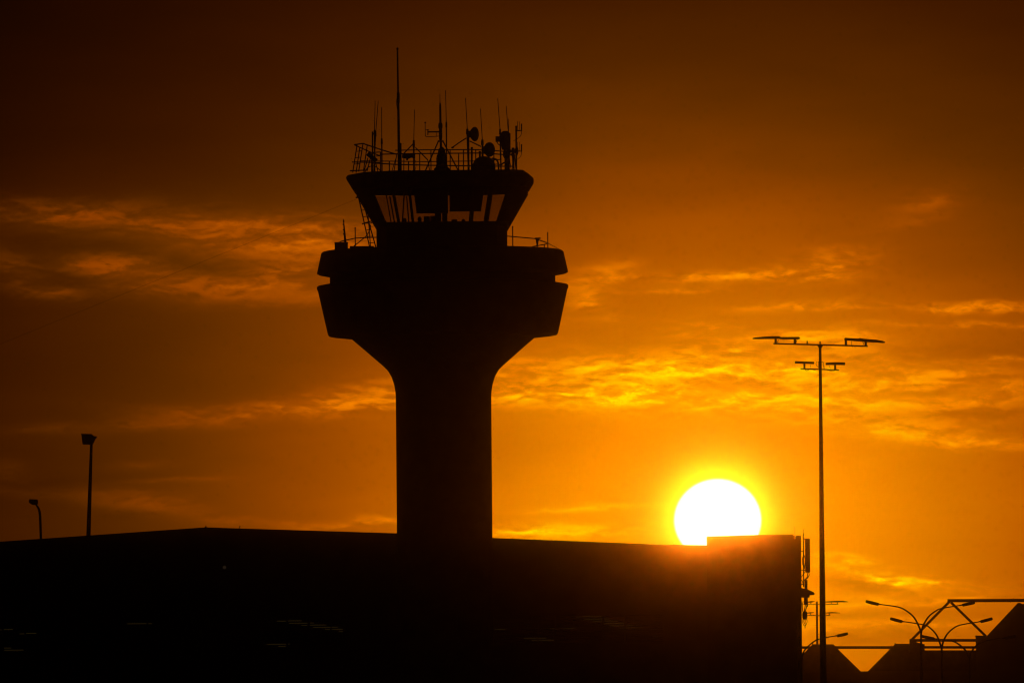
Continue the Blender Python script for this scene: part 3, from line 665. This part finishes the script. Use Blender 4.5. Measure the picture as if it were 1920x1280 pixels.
lamp(560, 1765.8, 1213, [([(1765.8, 1215), (1761, 1201), (1755, 1188), (1744, 1176.5), (1732, 1170.5), (1691, 1164)], ((1692, 1163.6), (1669, 1158.8))),
                         ([(1765.8, 1215), (1769, 1201), (1776, 1188), (1787, 1177.5), (1801, 1170.8), (1838, 1164.6)], ((1838, 1163.6), (1861, 1159)))], 'two armed curved street lamp under the steel truss, right of the pair')
lamp(600, 1818, 1232, [([(1818, 1234), (1812, 1221), (1804, 1212), (1791, 1203), (1778, 1200), (1752, 1196.5)], ((1752, 1195.8), (1728, 1192))),
                       ([(1818, 1234), (1824, 1217), (1836, 1206), (1850, 1200), (1866, 1197), (1884, 1195.6)], ((1884, 1194.8), (1905, 1192)))], 'lowest two armed street lamp, its right arm against the dark gable')
lamp(620, 1503, 1232, [([(1503, 1234), (1506.5, 1222), (1514, 1212), (1528, 1200.6), (1545, 1195), (1569, 1191)], ((1569, 1190.2), (1590, 1187)))], 'street lamp whose single visible arm crosses behind the tall mast', 1.7)

# ------------------------------------------------------------------ lamps beyond the hangar, left
D = 770; sc = D / F
q0, q1 = P(171.4, 830, D), P(165.8, 1004, D); e = q1 + (q1 - q0) * (q1.z / (q0.z - q1.z)); 
t = thing('floodlight_pole', e, 'straight pole with one square floodlight rising behind the left roof slope', 'floodlight pole')
b = MB(); b.tube([e, q1, q0], [5.5 * sc, 4.1 * sc, 2.5 * sc], 12); b.build('pole', STEEL, t, True)
b = MB(); b.prism([P(x, y, D - .5) for x, y in ((152.4, 813.4), (154.8, 832.4), (173, 832.6), (178.4, 821.5), (180.6, 819.6), (180.4, 817.6), (175.5, 817), (171.6, 813.6))], 1.0); hd = b.build('floodlight_head', DARK, t)
b = MB(); b.prism([P(x, y, D - .6) for x, y in ((151.9, 812.8), (152.4, 814.4), (171.6, 815), (171.8, 813.2))], 1.2); b.build('visor', DARK, hd)
t = thing('street_lamp', ground_at(P(77, 1009, 760)), 'single curved street lamp with a drooping head at the far left', 'street lamp')
D = 760; sc = D / F
b = MB(); pp = spline([P(66.5, 943.5, D), P(70, 949, D), P(73.4, 956, D), P(75.3, 970, D), P(76.6, 1008, D)], 6) + [ground_at(P(77.6, 1009, D))]
b.tube(pp, [1.6 * sc + (2.3 - 1.6) * sc * min(1, i / 14) for i in range(len(pp))], 10); b.build('pole', STEEL, t, True)
b = MB(); b.prism([P(x, y, D - .25) for x, y in ((54, 939.5), (55.2, 935.2), (69.6, 935.8), (70.6, 938), (70.8, 943.5), (68.4, 946), (61, 946), (55.2, 942.6))], .5); b.build('lamp_head', DARK, t)

# ------------------------------------------------------------------ far terminal and steel truss
D = 900; sc = D / F
q = P(1620, 1280, D); q.z = 0
t = thing('terminal_building', q, 'far terminal with hipped roof bays and a V shaped gap of sky between them', 'building')
def down_poly(pts):
    p = [P(x, y, D) for x, y in pts]; return p
w0, w1 = P(1440, 1257.6, D), P(1990, 1257.6, D); zt = P(1620, 1257.6, D).z
b = MB(); b.box(((w0.x + w1.x) / 2, D + 15, zt / 2), (w1.x - w0.x, 30, zt)); b.build('wall', CLAD, t)
b = MB(); b.prism(down_poly([(1440, 1258.6), (1440, 1226), (1505, 1226), (1519, 1211.4), (1524, 1206.8), (1562.6, 1207), (1566.5, 1211), (1574, 1219), (1614, 1257.9)]), 20, .037); b.build('roof_bay', ROOFM, t)
b = MB(); b.prism(down_poly([(1627, 1257.9), (1670, 1214.6), (1674, 1211), (1678.6, 1206), (1709, 1206), (1733.6, 1206.6), (1733.6, 1258)]), 20, .037); b.build('roof_bay', ROOFM, t)
b = MB(); b.prism(down_poly([(1726, 1258), (1726, 1218.2), (1846, 1218.2), (1846, 1258)]), 19.6, .037); b.build('roof_bay', ROOFM, t)
for x0, x1, y0, y1 in ((1440, 1520, 1210.6, 1215.4), (1566, 1676, 1210.4, 1215.6)):
    b = MB(); b.bar(P(x0, (y0 + y1) / 2, D + 2), P(x1, (y0 + y1) / 2 , D + 2), (y1 - y0) * sc, .4); b.build('beam', STEEL, t)
for x in (1523.6, 1678.4):
    b = MB(); b.bar(P(x, 1209, D - .1), P(x, 1204.8, D - .1), 2.2 * sc, .2); b.build('finial', STEEL, t)
D = 880; sc = D / F
q = P(1850, 1280, D); q.z = 0
t = thing('truss_building', q, 'dark gabled hall at the right edge carrying an open steel roof truss', 'building')
gp = [P(x, y, D) for x, y in ((1829.5, 1191), (1850, 1191.6), (1908.5, 1129.5), (1913, 1129.5), (1916, 1131.5), (1990, 1131.5))]
b = MB(); b.prism(gp + [ground_at(gp[-1]), ground_at(gp[0])], 25, .049); b.build('gable_wall', CLAD, t)
for x0, y0, x1, y1, w in ((1776.5, 1125.4, 1990, 1124.6, 6.0), (1781.5, 1125.8, 1709, 1199, 4.6), (1783, 1128.5, 1848.6, 1192, 4.4), (1706, 1199.6, 1830, 1199.6, 5.2), (1732, 1212.6, 1832, 1212.8, 4.8)):
    b = MB(); b.bar(P(x0, y0, D + 1), P(x1, y1, D + 1), w * sc, .4); b.build('beam' if abs(y0 - y1) < 5 else 'brace', STEEL, t)
b = MB(); b.prism([P(x, y, D + .6) for x, y in ((1706, 1197.4), (1718.6, 1197.4), (1718.6, 1207.5), (1706, 1207.5))], 1); b.build('end_block', STEEL, t)
b = MB(); b.prism([P(x, y, D - 3) for x, y in ((1718, 1203), (1733.8, 1207.2), (1733.8, 1222), (1706, 1222), (1706, 1206))], 2); b.build('support_pier', CLAD, t)
b = MB(); b.prism([P(x, y, D - .4) for x, y in ((1829, 1190.4), (1849, 1191), (1849, 1194), (1829, 1194))], .38); b.build('parapet', STEEL, t)

HAZE = 8e-5
FAR = 1400.0
# ------------------------------------------------------------------ sun, sky
SUNPX = (1345.6, 974.5)
sr = ray(*SUNPX).normalized()
saz, sel = math.atan2(sr.x, sr.y), math.asin(sr.z)
ld = bpy.data.lights.new('sun', 'SUN'); ld.energy = .0158; ld.angle = R(.53); ld.color = (1, .165, .0)
lo = bpy.data.objects.new('sun', ld); COL.objects.link(lo); lo.rotation_euler = (-sr).to_track_quat('-Z', 'Y').to_euler(); lo.location = (0, 0, 60)

W = bpy.data.worlds.new('World'); S.world = W; W.use_nodes = True
nt = W.node_tree; nt.nodes.clear(); N = nt.nodes; LK = nt.links
def val(x):
    return x
def math_(op, a, b=None, c=None, clamp=False):
    n = N.new('ShaderNodeMath'); n.operation = op; n.use_clamp = clamp
    for i, v in enumerate((a, b, c)):
        if v is None: continue
        if isinstance(v, (int, float)): n.inputs[i].default_value = v
        else: LK.new(v, n.inputs[i])
    return n.outputs[0]
def smooth(v, a, b, lo_=0., hi=1.):
    n = N.new('ShaderNodeMapRange'); n.interpolation_type = 'SMOOTHSTEP'
    LK.new(v, n.inputs['Value']); n.inputs['From Min'].default_value = a; n.inputs['From Max'].default_value = b
    n.inputs['To Min'].default_value = lo_; n.inputs['To Max'].default_value = hi
    return n.outputs[0]
tc = N.new('ShaderNodeTexCoord'); sp = N.new('ShaderNodeSeparateXYZ'); LK.new(tc.outputs['Generated'], sp.inputs[0])
dx, dy, dz = sp.outputs
U = math_('MULTIPLY', math_('ARCTAN2', dx, dy), F)
V = math_('MULTIPLY', math_('ARCSINE', dz), F)
cb = N.new('ShaderNodeCombineXYZ'); LK.new(U, cb.inputs[0]); LK.new(V, cb.inputs[1]); UV = cb.outputs[0]
def vmath(op, a, b):
    n = N.new('ShaderNodeVectorMath'); n.operation = op
    for i, v in enumerate((a, b)):
        if isinstance(v, tuple): n.inputs[i].default_value = v
        else: LK.new(v, n.inputs[i])
    return n
def noise(vec, scale, off, detail=5, rough=.55, dist=0.0):
    mp = vmath('MULTIPLY_ADD', vec, scale); mp.inputs[2].default_value = off
    n = N.new('ShaderNodeTexNoise'); n.inputs['Scale'].default_value = 1; n.inputs['Detail'].default_value = detail
    n.inputs['Roughness'].default_value = rough; n.inputs['Distortion'].default_value = dist
    LK.new(mp.outputs[0], n.inputs['Vector']); return n
# slow warp so the banks do not read as ellipses
w1 = noise(UV, (1 / 170, 1 / 60, 1), (3.1, 7.7, 0.3), 3, .55)
wv = vmath('SUBTRACT', w1.outputs['Color'], (.5, .5, .5)); wv2 = vmath('MULTIPLY', wv.outputs[0], (100, 28, 0))
UW = vmath('ADD', UV, wv2.outputs[0]).outputs[0]
def bank_sum(lst):
    acc = 0.0                     # each bank reads the running sum in z (scaled away), which keeps the shader small
    sep = N.new('ShaderNodeSeparateXYZ'); LK.new(UW, sep.inputs[0])
    for (px, py, sx, sy, ang, amp) in lst:
        u, v = sky_uv(px, py)
        mp = N.new('ShaderNodeMapping'); mp.vector_type = 'TEXTURE'
        mp.inputs['Location'].default_value = (u, v, 0); mp.inputs['Rotation'].default_value = (0, 0, R(ang)); mp.inputs['Scale'].default_value = (sx, sy, 1e7)
        cx = N.new('ShaderNodeCombineXYZ'); LK.new(sep.outputs[0], cx.inputs[0]); LK.new(sep.outputs[1], cx.inputs[1])
        if not isinstance(acc, float): LK.new(acc, cx.inputs[2])
        LK.new(cx.outputs[0], mp.inputs['Vector'])
        d = N.new('ShaderNodeVectorMath'); d.operation = 'DOT_PRODUCT'; LK.new(mp.outputs[0], d.inputs[0]); LK.new(mp.outputs[0], d.inputs[1])
        e_ = math_('POWER', .3679, d.outputs['Value'])
        acc = math_('MULTIPLY_ADD', e_, amp, acc)
    return acc
BANKS = [
 (120, 402, 280.8, 27.6, -3, 1.31), (420, 425, 237.6, 32.2, -4, 1.4), (520, 466, 140.4, 25.3, -3, 1.4), (600, 445, 86.4, 34.5, 0, 0.875),
 (215, 505, 97.2, 23, -4, 1.93), (420, 535, 183.6, 23, 2, 1.93), (85, 548, 59.4, 16.1, -8, 1.22), (15, 505, 54, 32.2, -25, 1.22), (560, 503, 86.4, 10.3, 4, 1.22), (560, 560, 97.2, 16.1, 0, 0.875),
 (500, 770, 300, 17, 4, 1.3), (690, 742, 95, 28, 6, 1.69), (600, 768, 120, 12, 6, 0.91), (150, 803, 260, 10, 1, 0.78), (300, 765, 140, 14, -3, 0.455),
 (5, 882, 45, 25, 0, 1.05), (250, 872, 60, 9, 2, 0.9), (320, 901, 75, 4, 2, 1.05), (270, 945, 110, 18, -8, 1.05), (80, 925, 170, 12, -3, 0.525), (700, 978, 75, 11, 0, 1.35), (590, 985, 70, 9, 0, 0.9), (430, 978, 60, 9, 0, 0.6),
 (1020, 745, 130, 20, -2, 1.28), (1180, 735, 170, 24, 1, 1.35), (1300, 748, 170, 18, -2, 1.08), (1010, 690, 130, 22, 4, 1.01), (1200, 690, 200, 22, 4, 1.08), (1380, 695, 190, 30, 2, 1.22), (1330, 725, 120, 18, 0, 0.675),
 (1530, 690, 170, 30, -2, 0.81), (1520, 632, 120, 16.8, 0, 1.586), (1420, 660, 120, 20, 10, 0.54), (1700, 718, 180, 18, 5, 1.15), (1850, 735, 120, 22, 3, 1.08), (1600, 760, 200, 20, -2, 0.675), (1450, 762, 160, 12, 0, 0.54), (1650, 800, 170, 16, -6, 1.01), (1820, 822, 150, 16, -4, 1.28), (1880, 672, 110, 8, 4, 1.76),
 (1130, 512, 55, 17.92, 12, 1.404), (1095, 568, 50, 26.88, -15, 1.313), (1140, 601, 30, 6.72, 0, 0.8775), (1300, 519, 170, 10.08, 2, 1.228), (1450, 513, 120, 13.44, 2, 1.228), (1560, 492, 90, 24.64, 10, 1.228), (1560, 525, 90, 10.08, 5, 1.053), (1250, 545, 130, 5.6, 2, 0.8775), (1720, 578, 160, 7.84, -1, 1.586), (1870, 578, 95, 10.08, 0, 1.755), (1850, 608, 160, 5.6, -1, 1.404), (1310, 615, 70, 14.56, 0, 0.8775), (1480, 573, 110, 10.08, 2, 0.8775), (1740, 375, 60, 20, 8, 0.81), (1700, 420, 60, 14, 10, 0.405),
 (1590, 1062, 70, 16, -10, 1.4), (1700, 1085, 100, 14, -8, 1.4), (1640, 1120, 90, 9, -4, 0.84), (1600, 1132, 80, 7, 0, 0.7), (1770, 1130, 80, 6, 8, 0.84), (1700, 1168, 160, 9, 0, 0.7), (1560, 1180, 60, 8, -4, 0.98),
 (985, 993, 100, 11, 0, 1.9), (1110, 998, 80, 14, 0, 1.7), (1130, 953, 120, 7, 2, 1.3), (1190, 985, 70, 14, 0, 0.56), (1880, 1100, 70, 8, 4, 0.56),
 (1180, 712, 330, 52, 1, 0.55), (1620, 750, 330, 62, -3, 0.5), (1450, 690, 200, 30, 0, 0.3), (1578, 1050, 55, 8, -6, 1.5), (1655, 1083, 60, 7, -22, 1.3), (1725, 1093, 80, 8, 2, 1.2), (40, 400, 150, 22, -1, 2.6), (215, 503, 95, 17, -4, 1.5), (30, 500, 65, 22, -20, 1.3), (90, 548, 70, 13, -6, 1.1), (400, 422, 180, 20, -4, 0.3), (430, 538, 130, 14, 2, 0.2), (1230, 746, 230, 9, 1, 0.8), (990, 742, 110, 8, 2, 0.7), (1330, 682, 220, 14, 3, 0.5),
]
DARKS = [(150, 462, 170, 20, -4, .6), (360, 495, 160, 14, -5, .5), (100, 520, 60, 26, 0, .4), (1800, 655, 160, 18, 2, .45), (1820, 778, 130, 16, -2, .5), (1595, 1092, 75, 15, -8, 1.1), (1640, 1190, 120, 16, 0, 1.1), (1590, 1150, 90, 9, 0, .7), (1130, 715, 110, 8, -2, .5), (980, 722, 70, 8, 0, .8), (1480, 715, 150, 10, 0, .5), (1150, 640, 180, 30, 0, .15), (60, 900, 140, 14, 0, .35), (300, 965, 80, 9, 0, .35), (1700, 1150, 160, 10, 0, .5), (1660, 782, 150, 8, 0, .4)]
Mb = bank_sum(BANKS); Md = bank_sum(DARKS); Ml = bank_sum([(230, 458, 470, 95, -2, 1.15)])
# billow texture and its lit edges
w2 = noise(UV, (1 / 70, 1 / 30, 1), (11.3, 2.9, 1.1), 3, .5)
wq = vmath('MULTIPLY', vmath('SUBTRACT', w2.outputs['Color'], (.5, .5, .5)).outputs[0], (34, 11, 0))
UT = vmath('ADD', UW, wq.outputs[0]).outputs[0]
def billow(du, dv):
    p = noise(UT, (1 / 120, 1 / 32, 1), (5.2 - du / 120, 1.4 + dv / 32, .7), 6, .58)
    q = noise(UT, (1 / 38, 1 / 15, 1), (2.1 - du / 38, 8.3 + dv / 15, 3.3), 4, .6)
    return math_('ADD', math_('MULTIPLY', p.outputs['Fac'], .70), math_('MULTIPLY', q.outputs['Fac'], .30))
n1 = billow(0, 0); n1b = billow(2, 7)
emb = math_('SUBTRACT', n1, n1b)
den = smooth(n1, .43, .57)
n3 = noise(UT, (1 / 420, 1 / 110, 1), (1.7, 9.4, 2.2), 4, .5)
broad = math_('SUBTRACT', n3.outputs['Fac'], .5)
Mc = math_('MULTIPLY', math_('SUBTRACT', 1.0, math_('POWER', 2.718, math_('MULTIPLY', Mb, -1 / 2.6))), 2.6)
tex = math_('MULTIPLY_ADD', emb, 3.0, math_('MULTIPLY_ADD', den, .66, .34))
soft = smooth(U, -700, -150, .55, 1.0)            # the far left banks are thin and hazy
tex = math_('MULTIPLY_ADD', math_('SUBTRACT', tex, .7), soft, .7)
cloud = math_('MULTIPLY', Mc, tex)
dk = math_('MULTIPLY', Md, math_('MULTIPLY_ADD', den, -.4, 1.0))
cl = math_('SUBTRACT', cloud, math_('MULTIPLY', dk, .75))
cl = math_('MULTIPLY_ADD', broad, .7, cl)
# aureole: brightness falls away from the sun, faster upwards
su, sv = sky_uv(*SUNPX)
ddx = math_('SUBTRACT', U, su); ddy = math_('SUBTRACT', V, sv)
rho = math_('SQRT', math_('ADD', math_('MULTIPLY', ddx, ddx), math_('MULTIPLY', math_('MULTIPLY', ddy, ddy), 1.69)))
rsun = math_('SQRT', math_('ADD', math_('MULTIPLY', ddx, ddx), math_('MULTIPLY', math_('MULTIPLY', ddy, ddy), 1.12)))
E = math_('MULTIPLY_ADD', rho, -.0047, -.62)
halo = math_('POWER', 2.718, math_('MULTIPLY', math_('MAXIMUM', math_('SUBTRACT', rsun, 82), 0), -1 / 85))
E = math_('MULTIPLY_ADD', halo, -2.0, E)
E = math_('ADD', math_('MAXIMUM', E, -18), Ml)
near = smooth(rho, 100, 380, .35, 1)
E = math_('MULTIPLY_ADD', math_('MULTIPLY', cl, near), .95, E)
# sky brightness above the haze layer: make up for what the air in front of it takes away
air = math_('MINIMUM', math_('DIVIDE', 48.3, math_('MAXIMUM', dz, .004)), FAR)
E = math_('MULTIPLY_ADD', air, HAZE * 1.4427, E)
E = math_('MINIMUM', E, -.38)
G_ = math_('POWER', 2.0, E)
# warm colour response: red runs ahead of green at low brightness
Er = math_('MULTIPLY_ADD', math_('MULTIPLY', cl, near), .12, E)
t_ = math_('MULTIPLY_ADD', Er, .1, 1.0, clamp=True)
cv = N.new('ShaderNodeFloatCurve'); LK.new(t_, cv.inputs['Value'])
def lin(c): c /= 255; return c / 12.92 if c < .04045 else ((c + .055) / 1.055) ** 2.4
pts = []
for gs, rs in ((5, 22), (14, 44), (24, 62), (33, 76), (45, 98), (70, 150), (92, 186), (115, 216), (130, 236), (150, 250), (170, 255), (215, 256), (255, 258)):
    e_ = math.log2(lin(gs)); pts.append((max(0, min(1, 1 + e_ * .1)), rs / 255 / 1.05))
cvm = cv.mapping; c0 = cvm.curves[0]
while len(c0.points) > 2: c0.points.remove(c0.points[1])
c0.points[0].location = (0, .05); c0.points[1].location = (1, pts[-1][1])
for x, y in pts[:-1]: c0.points.new(x, y)
cvm.update()
rs_ = math_('MULTIPLY', cv.outputs[0], 1.05)
R_ = math_('POWER', math_('DIVIDE', math_('ADD', rs_, .055), 1.055), 2.4)
R_ = math_('MULTIPLY', R_, math_('MINIMUM', math_('POWER', 2.0, math_('ADD', E, 9.6)), 1.0))
cc = N.new('ShaderNodeCombineColor'); LK.new(R_, cc.inputs[0]); LK.new(G_, cc.inputs[1]); cc.inputs[2].default_value = 0.0
# the disc
disc = smooth(rsun, 84.5, 78, 0, 1)
dc = N.new('ShaderNodeMix'); dc.data_type = 'RGBA'; LK.new(disc, dc.inputs['Factor']); LK.new(cc.outputs[0], dc.inputs['A']); dc.inputs['B'].default_value = (1.5, 1.4, 1.14, 1)
bg = N.new('ShaderNodeBackground'); LK.new(dc.outputs['Result'], bg.inputs['Color']); bg.inputs['Strength'].default_value = 1
# daylight model underneath, seen through the same deep warm exposure
sk = N.new('ShaderNodeTexSky'); sk.sky_type = 'NISHITA'; sk.sun_disc = False; sk.sun_elevation = sel; sk.sun_rotation = saz; sk.dust_density = 4
tint = N.new('ShaderNodeMix'); tint.data_type = 'RGBA'; tint.blend_type = 'MULTIPLY'; tint.inputs['Factor'].default_value = 1
LK.new(sk.outputs[0], tint.inputs['A']); tint.inputs['B'].default_value = (1, .3, .02, 1)
bg2 = N.new('ShaderNodeBackground'); LK.new(tint.outputs['Result'], bg2.inputs['Color']); bg2.inputs['Strength'].default_value = .0001
ad = N.new('ShaderNodeAddShader'); LK.new(bg.outputs[0], ad.inputs[0]); LK.new(bg2.outputs[0], ad.inputs[1])
wo = N.new('ShaderNodeOutputWorld'); LK.new(ad.outputs[0], wo.inputs['Surface'])
W.cycles.sampling_method = 'NONE'

# ------------------------------------------------------------------ evening haze, strongly forward scattering
HZ = MB(); HZ.loft([[Vector((x, y, z)) for x, y in ((-1510, -410), (1510, -410), (1510, FAR), (-1510, FAR))] for z in (-1.6, 50)])
HM = bpy.data.materials.new('evening haze'); HM.use_nodes = True; hn = HM.node_tree; hn.nodes.clear()
ho = hn.nodes.new('ShaderNodeOutputMaterial'); hv = hn.nodes.new('ShaderNodeVolumePrincipled')
hv.inputs['Color'].default_value = (.95, .95, .95, 1); hv.inputs['Density'].default_value = HAZE; hv.inputs['Anisotropy'].default_value = .998
hn.links.new(hv.outputs[0], ho.inputs['Volume'])
o = HZ.build('haze', HM); o['kind'] = 'stuff'; o['label'] = 'thin evening haze glowing around the sun'

# ------------------------------------------------------------------ render settings
S.view_settings.view_transform = 'Standard'; S.view_settings.look = 'None'; S.view_settings.exposure = 0; S.view_settings.gamma = 1
S.render.engine = 'CYCLES'
S.cycles.max_bounces = 6; S.cycles.transparent_max_bounces = 24; S.cycles.volume_bounces = 0
S.cycles.use_denoising = True; S.cycles.denoiser = 'OPENIMAGEDENOISE'; S.cycles.denoising_input_passes = 'RGB_ALBEDO_NORMAL'; S.cycles.denoising_prefilter = 'ACCURATE'
S.cycles.filter_width = 1.15; S.cycles.use_adaptive_sampling = False; S.cycles.sample_clamp_indirect = 0; S.cycles.sample_clamp_direct = 0
